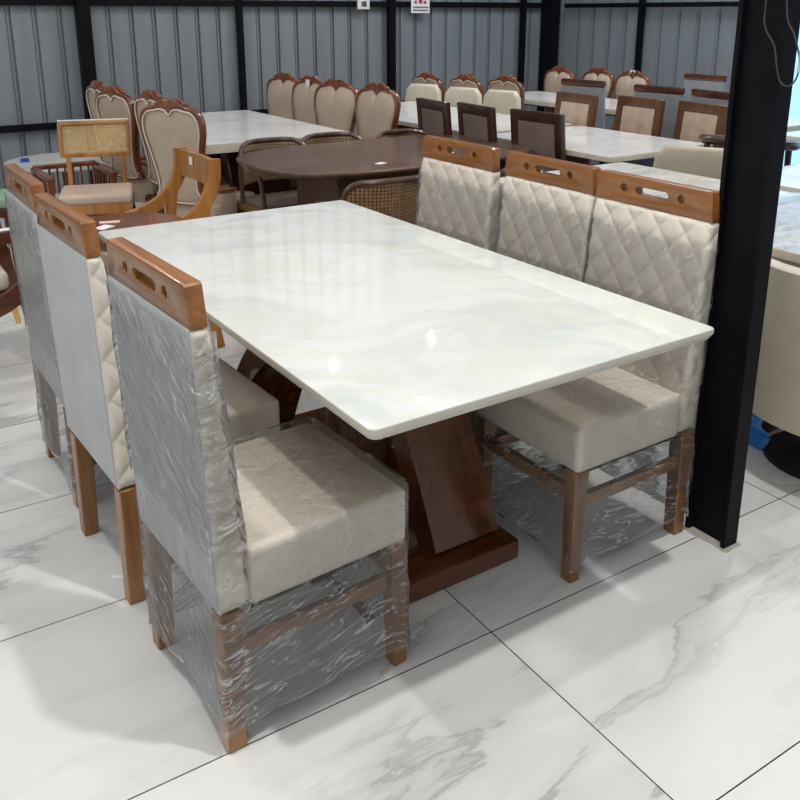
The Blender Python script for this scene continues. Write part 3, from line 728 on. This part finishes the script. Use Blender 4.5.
# grey vinyl chairs with a dark rail under plastic
def grey_chair(label, loc, rz, group):
    t = thing('rail_back_chair', label, 'chair', loc, rz, group)
    m = MB(); m.hexa([(-.22, -.2, .36), (-.15, -.2, .36), (-.15, .2, .36), (-.22, .2, .36), (-.24, -.19, .955), (-.20, -.19, .955), (-.20, .19, .955), (-.24, .19, .955)], .012); m.build('backrest', 'grey_vinyl', t)
    m = MB(); m.box((-.22, 0, .978), (.036, .40, .048), .012, 2); m.build('top_rail', 'red_wood', t)
    m = MB(); m.box((.03, 0, .41), (.40, .41, .10), .02, 2); m.build('seat', 'grey_vinyl', t)
    for sx, sy in ((1, 1), (1, -1), (-1, 1), (-1, -1)):
        m = MB(); m.taper((sx * .18, sy * .17, 0), (sx * .18, sy * .17, .37), .034, .042); m.build('leg', 'dark_walnut', t)
    return t
G8 = 'grey wrapped chairs with dark top rails'
g1 = grey_chair('grey wrapped chair with dark rail behind the leftmost sand-panelled chair', (4.24, 3.56, 0), R_(7), G8)
dup(g1, 'grey wrapped chair with dark rail behind the middle sand-panelled chair', (4.25, 2.85, 0), R_(5))
dup(g1, 'grey wrapped chair with dark rail closest to the column', (4.24, 2.34, 0), R_(-10))
dup(g1, 'grey wrapped chair with dark rail, farthest back against the wall', (5.02, 3.40, 0), PI)

# brown boat table and cane chairs
bt = thing('dining_table', 'brown wooden table with rounded ends and cane chairs round it', 'table', (1.79, 2.72, 0))
sup = []
for i in range(64):
    a = 2 * PI * i / 64; c, s = math.cos(a), math.sin(a); e = 2 / 3.2
    sup.append((.80 * math.copysign(abs(c) ** e, c), .48 * math.copysign(abs(s) ** e, s)))
m = MB(); m.loft([[Vector((x * .93, y * .9, .722)) for x, y in sup], [Vector((x, y, .748)) for x, y in sup], [Vector((x, y, .757)) for x, y in sup], [Vector((x * .996, y * .994, .76)) for x, y in sup]], True, True, True); m.build('tabletop', 'walnut_top', bt, angle=30)
for s in (-1, 1):
    m = MB(); m.taper((s * .40, 0, .04), (s * .40, 0, .72), (.10, .50), (.08, .44), .01); m.build('pedestal', 'walnut', bt)
m = MB(); m.box((0, 0, .40), (.72, .05, .56), .004); m.build('centre_panel', 'walnut', bt)
m = MB(); m.box((0, 0, .022), (1.0, .5, .04), .006); m.build('plinth', 'walnut', bt)
note('price_card', 'small white card lying on the brown wooden table', (1.55, 2.42, .7615), (.055, .035, .002), rot=Matrix.Rotation(R_(20), 3, 'Z'), cat='card')

def cane_chair(label, loc, rz, group):
    t = thing('cane_chair', label, 'chair', loc, rz, group)
    w = .205
    def cur(y, z): return (-.20 + .10 * (y / w) ** 2 - .04 * (z - .6), y, z)
    pts = [(-w, .45), (-w - .005, .62), (-w + .006, .74), (-w + .045, .787), (-.08, .797), (.08, .797), (w - .045, .787), (w - .006, .74), (w + .005, .62), (w, .45)]
    m = MB(); m.tube(smooth_path([cur(a, b) for a, b in pts], 5), .014, 8); m.tube([cur(a / 10 * w, .56) for a in range(-10, 11)], .010, 6); m.build('back_frame', 'walnut', t)
    m = MB(); rings = []
    for k in range(9):
        z = .56 + .23 * k / 8; ww = w * (1 if z < .72 else 1 - (z - .72) * 2.2)
        rings.append([Vector(cur(-ww + 2 * ww * i / 16, z)) for i in range(17)])
    m.loft(rings, False); m.build('cane_panel', 'cane_dark', t)
    for s in (-1, 1):
        m = MB(); m.tube(smooth_path([(-.10, s * w, .70), (.0, s * (w + .015), .665), (.12, s * (w + .01), .655), (.18, s * w, .62), (.19, s * (w - .01), .44)], 5), .014, 8); m.build('armrest', 'walnut', t)
    m = MB(); m.box((.02, 0, .44), (.42, .46, .035), .012, 2); m.build('seat_frame', 'pale_brown_wood', t)
    m = MB(); m.box((.02, 0, .468), (.37, .40, .03), .012, 2); m.build('seat', 'brown_suede', t)
    for sx, sy in ((1, 1), (1, -1), (-1, 1), (-1, -1)):
        m = MB(); m.tube([(.02 + sx * .18, sy * .20, .43), (.02 + sx * .19, sy * .21, 0)], [.018, .012], 8); m.build('leg', 'walnut', t)
    return t
G9 = 'cane-back chairs around the brown table'
c1 = cane_chair('cane-back chair behind the left end of the brown table', (1.41, 3.24, 0), R_(-92), G9)
c1.scale = (1, 1, .965)
dup(c1, 'cane-back chair behind the middle of the brown table', (1.80, 3.26, 0), R_(-94))
dup(c1, 'cane-back chair behind the right part of the brown table', (2.25, 3.14, 0), R_(-89))
dup(c1, 'cane-back chair in front of the brown table with its woven back to the viewer', (1.34, 2.15, 0), R_(86))
dup(c1, 'cane armchair at the right end of the brown table, mostly hidden by the wrapped chairs', (2.12, 2.10, 0), R_(92))

# cream barrel chair behind the marble table
def barrel(label, loc, rz, mat, z0=.30, z1=.80, r=.27, name='barrel_chair', span=105, flare=.0):
    t = thing(name, label, 'chair', loc, rz)
    m = MB(); outer = []; inner = []
    for k in range(11):
        u = k / 10; z = z0 + (z1 - z0) * u; ro = []; ri = []
        for i in range(33):
            a = R_(180 - span + 2 * span * i / 32); e = abs(i - 16) / 16
            rr = r * (1 + flare * u)
            top = z if u < .6 else z0 + (z1 - z0) * (.6 + (u - .6) * (1 - .55 * max(0, (e - .45) / .55) ** 2))
            ro.append(Vector((rr * math.cos(a), rr * math.sin(a) * 1.02, top))); ri.append(Vector(((rr - .05) * math.cos(a), (rr - .05) * math.sin(a) * 1.02, top)))
        outer.append(ro); inner.append(ri)
    capr = [a.lerp(b, .5) + Vector((0, 0, .014)) for a, b in zip(outer[-1], inner[-1])]
    m.loft(outer + [capr] + inner[::-1] + [outer[0]], False); m.build('backrest', mat, t, angle=60)
    m = MB(); m.box((.03, 0, .40), (.42, .40, .13), .04, 3); m.build('seat', mat, t)
    for sx, sy in ((1, 1), (1, -1), (-1, 1), (-1, -1)):
        m = MB(); m.tube([(sx * .14, sy * .14, .34), (sx * .17, sy * .17, 0)], [.02, .012], 8); m.build('leg', 'black_leg', t)
    return t
cream_chair('tan upholstered chair with a wide rounded back behind the marble table', (2.99, 1.62, 0), R_(33), None, 'beige_leather', .85, .50)
bc = barrel('large cream barrel chair standing to the right of the black column', (1.93, .17, 0), R_(-8), 'beige_leather', .25, .745, .35, flare=.06)
for ch in list(bc.children):
    if ch.name.split('.')[0] == 'leg': bpy.data.objects.remove(ch)
m = MB(); m.tube([(.04, .08, .34), (.04, .08, .05)], [.028, .028], 14); m.build('pedestal', 'black_leg', bc)
m = MB(); m.tube([(.04, .08, .055), (.04, .08, .03), (.04, .08, .012), (.04, .08, 0)], [.03, .10, .20, .205], 28); m.build('base', 'black_leg', bc)
# dark oval-armed chair behind the tan barrel chair
t = thing('bentwood_armchair', 'dark bentwood armchair, its oval rail showing behind the tan upholstered chair', 'chair', (3.46, 1.71, 0), R_(200))
m = MB(); m.tube([(.0 + .17 * math.cos(2 * PI * i / 24), .24 * math.sin(2 * PI * i / 24), .80 + .02 * math.cos(2 * PI * i / 24)) for i in range(25)], .026, 8, False); m.build('arm_rail', 'dark_walnut', t)
m = MB(); m.box((0, 0, .45), (.36, .42, .05), .02, 2); m.build('seat', 'ivory_leather', t)
for sx, sy in ((1, 1), (1, -1), (-1, 1), (-1, -1)):
    m = MB(); m.tube([(sx * .13, sy * .18, .79), (sx * .15, sy * .19, 0)], [.018, .012], 8); m.build('leg', 'dark_walnut', t)
# blue film and black caster base behind the column
m = MB(); rings = []
for i in range(16):
    rings.append([Vector((1.85 + .03 * math.sin(j * .5) + .015 * noise.noise(Vector((i * .5, j * .6, 2))), .40 + .20 * i / 15, .0 + .13 * j / 11)) for j in range(12)])
m.loft(rings, False); bm2 = m.build('plastic_bag', 'cyan_film', angle=80)
sol = bm2.modifiers.new('thick', 'SOLIDIFY'); sol.thickness = .01
tag(bm2, 'bright blue plastic showing low down right of the black column', 'plastic bag')

# ------------------------------------------------------------------ left background
# cane-panel dining chair
cp = thing('cane_panel_chair', 'honey wood chair with light woven cane back panel and blush seat pad', 'chair', (.565, 3.965, 0), R_(-108))
S = Matrix(((1, 0, -.12, 0), (0, 1, 0, 0), (0, 0, 1, 0), (0, 0, 0, 1)))
m = MB(); m.prism([rrect(.405, .215, .02, 3, 0, .755), rrect(.36, .165, .012, 3, 0, .755)[::-1]], .028, .004, T(-.12, 0, 0) @ S @ YZ); m.build('back_frame', 'honey_wood', cp)
m = MB(); m.loft([[Vector((-.003, y, z)) for y in (-.18, -.06, .06, .18)] for z in (-.085, 0, .085)], False); m.bm.transform(T(-.12, 0, 0) @ S @ T(0, 0, .755)); m.build('cane_panel', 'cane_light', cp, smooth=False)
for s in (-1, 1):
    m = MB(); m.taper((-.17, s * .155, .44), (-.198, s * .155, .655), .028, .026); m.build('back_post', 'honey_wood', cp)
m = MB(); m.box((.03, 0, .465), (.37, .40, .055), .022, 3); m.build('seat', 'blush_cushion', cp)
m = MB(); m.box((.03, 0, .41), (.36, .39, .06), .005, 1); m.build('seat_frame', 'honey_wood', cp)
for sx, sy in ((1, 1), (1, -1), (-1, 1), (-1, -1)):
    m = MB(); m.taper((.03 + sx * .16, sy * .17, 0), (.03 + sx * .15, sy * .165, .40), .028, .036); m.build('leg', 'honey_wood', cp)
m = MB(); m.box((-.2275, 0, .862), (.034, .40, .004), .0); m.build('foam_strip', 'paper', cp)
# round white table
rt = thing('round_table', 'low round white table by the wall on the left', 'table', (.73, 5.38, 0))
m = MB(); cir = [(.42 * math.cos(2 * PI * i / 48), .42 * math.sin(2 * PI * i / 48)) for i in range(48)]
m.loft([[Vector((x * .93, y * .93, .425)) for x, y in cir], [Vector((x, y, .44)) for x, y in cir], [Vector((x, y, .45)) for x, y in cir]], True, True, True); m.build('tabletop', 'white_marble', rt, angle=30)
m = MB(); m.tube([(0, 0, .43), (0, 0, .3), (0, 0, .12), (0, 0, .0)], [.05, .04, .06, .2], 20); m.build('pedestal', 'black_leg', rt)
tg = thing('tape_roll', 'small blue roll of tape on the round white table', 'tape', (.46, 5.46, .45))
m = MB(); m.loft([[Vector((rr * math.cos(2 * PI * i / 20), rr * math.sin(2 * PI * i / 20), z)) for i in range(20)] for rr, z in ((.018, 0), (.03, 0), (.03, .025), (.018, .025), (.018, 0))], True); m.build('roll', 'blue_plastic', tg)
# spindle-sided frame chair
sc = thing('spindle_armchair', 'red-brown spindle-sided armchair frame behind the cane-panel chair', 'chair', (.58, 4.56, 0), R_(-90))
for s in (-1, 1):
    m = MB(); m.box((0, s * .19, .50), (.46, .05, .028), .006, 1); m.build('armrest', 'carved_wood', sc)
    for k in range(6):
        m = MB(); m.tube([(-.19 + .076 * k, s * .19, .25), (-.19 + .076 * k, s * .19, .49)], .008, 6); m.build('spindle', 'carved_wood', sc)
    for sx in (-1, 1):
        m = MB(); m.taper((sx * .21, s * .19, 0), (sx * .21, s * .19, .49), .03, .036); m.build('leg', 'carved_wood', sc)
m = MB(); m.box((-.225, 0, .51), (.035, .40, .03), .006, 1); m.build('back_rail', 'carved_wood', sc)
for k in range(7):
    m = MB(); m.tube([(-.225, -.15 + .05 * k, .25), (-.225, -.15 + .05 * k, .50)], .008, 6); m.build('spindle', 'carved_wood', sc)
m = MB(); m.box((0, 0, .25), (.46, .38, .04), .006, 1); m.build('seat_frame', 'carved_wood', sc)
# round mahogany table with paper tags and bow-arm chair
mt = thing('side_table', 'round red-brown wooden table behind the far corner of the white table', 'table', (.21, 2.26, 0))
m = MB(); cir = [(.27 * math.cos(2 * PI * i / 48), .27 * math.sin(2 * PI * i / 48)) for i in range(48)]
m.loft([[Vector((x * .93, y * .93, .615)) for x, y in cir], [Vector((x, y, .635)) for x, y in cir], [Vector((x * .99, y * .99, .65)) for x, y in cir]], True, True, True); m.build('tabletop', 'carved_wood', mt, angle=30)
m = MB(); m.tube([(0, 0, .62), (0, 0, .3), (0, 0, .06), (0, 0, .0)], [.05, .035, .05, .2], 20); m.build('pedestal', 'carved_wood', mt)
note('price_tag', 'white paper tag on the round red-brown table', (.155, 2.28, .6515), (.07, .05, .002), rot=Matrix.Rotation(R_(35), 3, 'Z'))
note('price_tag', 'pinkish paper tag on the round red-brown table', (.20, 2.36, .6515), (.08, .035, .002), 'pink_paper', rot=Matrix.Rotation(R_(-15), 3, 'Z'))
ba = thing('bow_arm_chair', 'honey wood chair with a solid top rail and sweeping curved arms', 'chair', (.43, 2.59, 0), R_(180))
m = MB(); m.bar(smooth_path([(-.235, -.195, .80), (-.247, -.10, .80), (-.25, 0, .80), (-.247, .10, .80), (-.235, .195, .80)], 4), .03, .12, (0, 0, 1), .005); m.build('top_rail', 'honey_wood', ba)
for s in (-1, 1):
    m = MB(); m.bar(smooth_path([(-.24, s * .205, .865), (-.235, s * .205, .78), (-.205, s * .205, .70), (-.15, s * .205, .635), (-.06, s * .205, .585), (.05, s * .205, .555), (.18, s * .205, .54)], 5), .035, .055, (.6, 0, .6), .006); m.build('armrest', 'honey_wood', ba)
    m = MB(); m.bar(smooth_path([(-.19, s * .205, .66), (-.17, s * .205, .50), (-.18, s * .205, .25), (-.22, s * .205, 0)], 4), .032, .04, (1, 0, 0), .005); m.build('leg', 'honey_wood', ba)
    m = MB(); m.taper((.19, s * .205, 0), (.16, s * .205, .54), .03, .038); m.build('leg', 'honey_wood', ba)
m = MB(); m.box((0, 0, .43), (.42, .44, .06), .02, 2); m.build('seat', 'tan_leather', ba)
note('price_tag', 'small white tag stuck to the honey wood top rail', (.658, 2.63, .825), (.003, .035, .035))
# armchair at the left edge
la = thing('wooden_armchair', 'dark reddish armchair with cream cushion and brass-tipped legs at the left edge', 'chair', (-.335, 2.91, 0))
for s in (-1, 1):
    m = MB(); m.bar(smooth_path([(-.26, s * .27, .60), (-.1, s * .285, .59), (.08, s * .29, .585), (.235, s * .28, .585)], 5), .07, .05, (0, 0, 1), .012); m.build('armrest', 'red_wood', la)
    m = MB(); m.bar(smooth_path([(.215, s * .28, .58), (.225, s * .275, .46), (.245, s * .27, .34), (.265, s * .275, .22)], 4), .04, [.05 + .0015 * k for k in range(13)], (1, 0, 0), .008); m.build('arm_post', 'red_wood', la)
    m = MB(); m.bar(smooth_path([(-.22, s * .27, .60), (-.22, s * .265, .45), (-.20, s * .25, .30)], 4), .045, .05, (1, 0, 0), .008); m.build('arm_post', 'red_wood', la)
    m = MB(); m.bar(smooth_path([(-.21, s * .27, .35), (-.08, s * .27, .275), (.1, s * .27, .275), (.25, s * .27, .36)], 4), .03, .075, (0, 0, 1), .006); m.build('side_rail', 'red_wood', la)
    for sx in (-1, 1):
        m = MB(); m.tube([(sx * .225, s * .265, .30), (sx * .262, s * .305, .11)], [.028, .018], 10); lg = m.build('leg', 'red_wood', la)
        m = MB(); m.tube([(sx * .262, s * .305, .11), (sx * .28, s * .33, 0)], [.019, .012], 10); m.build('brass_tip', 'brass', lg)
m = MB(); m.box((0, 0, .31), (.42, .50, .04), .01, 1); m.build('seat_frame', 'red_wood', la)
m = MB(); m.box((-.03, 0, .375), (.42, .46, .085), .03, 3); m.build('seat_cushion', 'ivory_leather', la)
m = MB(); m.hexa([(-.30, -.24, .44), (-.22, -.24, .44), (-.22, .24, .44), (-.30, .24, .44), (-.42, -.23, .74), (-.36, -.23, .74), (-.36, .23, .74), (-.42, .23, .74)], .02); m.build('back_cushion', 'ivory_leather', la)
note('price_card', 'white card with paper tag lying on the armrest of the dark armchair', (-.18, 2.625, .613), (.09, .04, .003), rot=Matrix.Rotation(R_(10), 3, 'Z'), cat='card')
gc = thing('stool', 'red-brown stool with a pale green seat pad at the left edge', 'stool', (-.04, 4.0, 0), R_(-20))
m = MB(); m.box((0, 0, .49), (.34, .34, .05), .018, 2); m.build('seat_pad', 'green_fabric', gc)
m = MB(); m.box((0, 0, .44), (.35, .35, .05), .004, 1); m.build('seat_frame', 'red_wood', gc)
for sx, sy in ((1, 1), (1, -1), (-1, 1), (-1, -1)):
    m = MB(); m.taper((sx * .15, sy * .15, 0), (sx * .145, sy * .145, .42), .03, .036); m.build('leg', 'red_wood', gc)

# ------------------------------------------------------------------ light
w = bpy.data.worlds.new('World'); scn.world = w; w.use_nodes = True
nt = w.node_tree; bg = nt.nodes['Background']; bg.inputs[0].default_value = (.42, .72, 1., 1); bg.inputs[1].default_value = 1.9
def lamp(loc, power, size, col=(1, .97, .92), aim=None, shape='DISK', spread=180, sy=None):
    l = bpy.data.lights.new('ceiling_lamp', 'AREA'); l.shape = shape; l.size = size; l.energy = power; l.color = col; l.spread = R_(spread)
    if sy: l.size_y = sy
    o = bpy.data.objects.new('ceiling_lamp', l); C.objects.link(o); o.location = loc
    if aim is not None:
        d = Vector(aim) - Vector(loc); o.rotation_euler = d.to_track_quat('-Z', 'Y').to_euler()
    return o
lamp((.45, -.58, 3.6), 54, .10)
lamp((-.72, .10, 3.6), 27, .10)
lamp((3.0, 1.0, 3.9), 40, .3)
lamp((5.2, 3.4, 3.9), 95, 1.6, (.90, .95, 1))  # unseen cool light added to brighten the right-hand wall
lamp((3.78, 5.08, 3.0), 9, .035)
lamp((2.71, 5.05, 3.0), 7, .035)
lamp((-1.6, 3.8, 3.8), 32, .5)
lamp((.47, 4.63, 3.0), 7, .035)
lamp((1.5, 2.2, 4.1), 50, 4.5, (1, .985, .96), shape='RECTANGLE', sy=5)  # broad soft fill added for overall brightness, no fixture of this size
lamp((-1.2, -2.2, 4.1), 32, 3, (1, .985, .96), shape='RECTANGLE', sy=3)  # another added soft fill, towards the camera end
for y in (-1.2, .4, 2.0, 3.6):
    lamp((-3.95, y, 2.3), 10, 1.2, (.95, .98, 1), (-2.95, y, 2.1), 'RECTANGLE', sy=.07)  # invented strips on the unseen left wall, added for streaks in the film

# ------------------------------------------------------------------ camera
F, pitch, yaw = 873.44, .282456, -.584621
cam = bpy.data.cameras.new('camera'); cam.sensor_fit = 'HORIZONTAL'; cam.sensor_width = 36; cam.lens = 36 * F / 800
cam.shift_x = 0; cam.shift_y = (267 - 400) / 800
co = bpy.data.objects.new('camera', cam); C.objects.link(co); co.location = (-.73069, -1.19751, 1.47)
co.rotation_euler = (PI / 2 - pitch, 0, yaw); cam.clip_start = .05
scn.camera = co
scn.cycles.transparent_max_bounces = 24
scn.view_settings.view_transform = 'Standard'; scn.view_settings.look = 'None'; scn.view_settings.exposure = -.13; scn.view_settings.gamma = 1
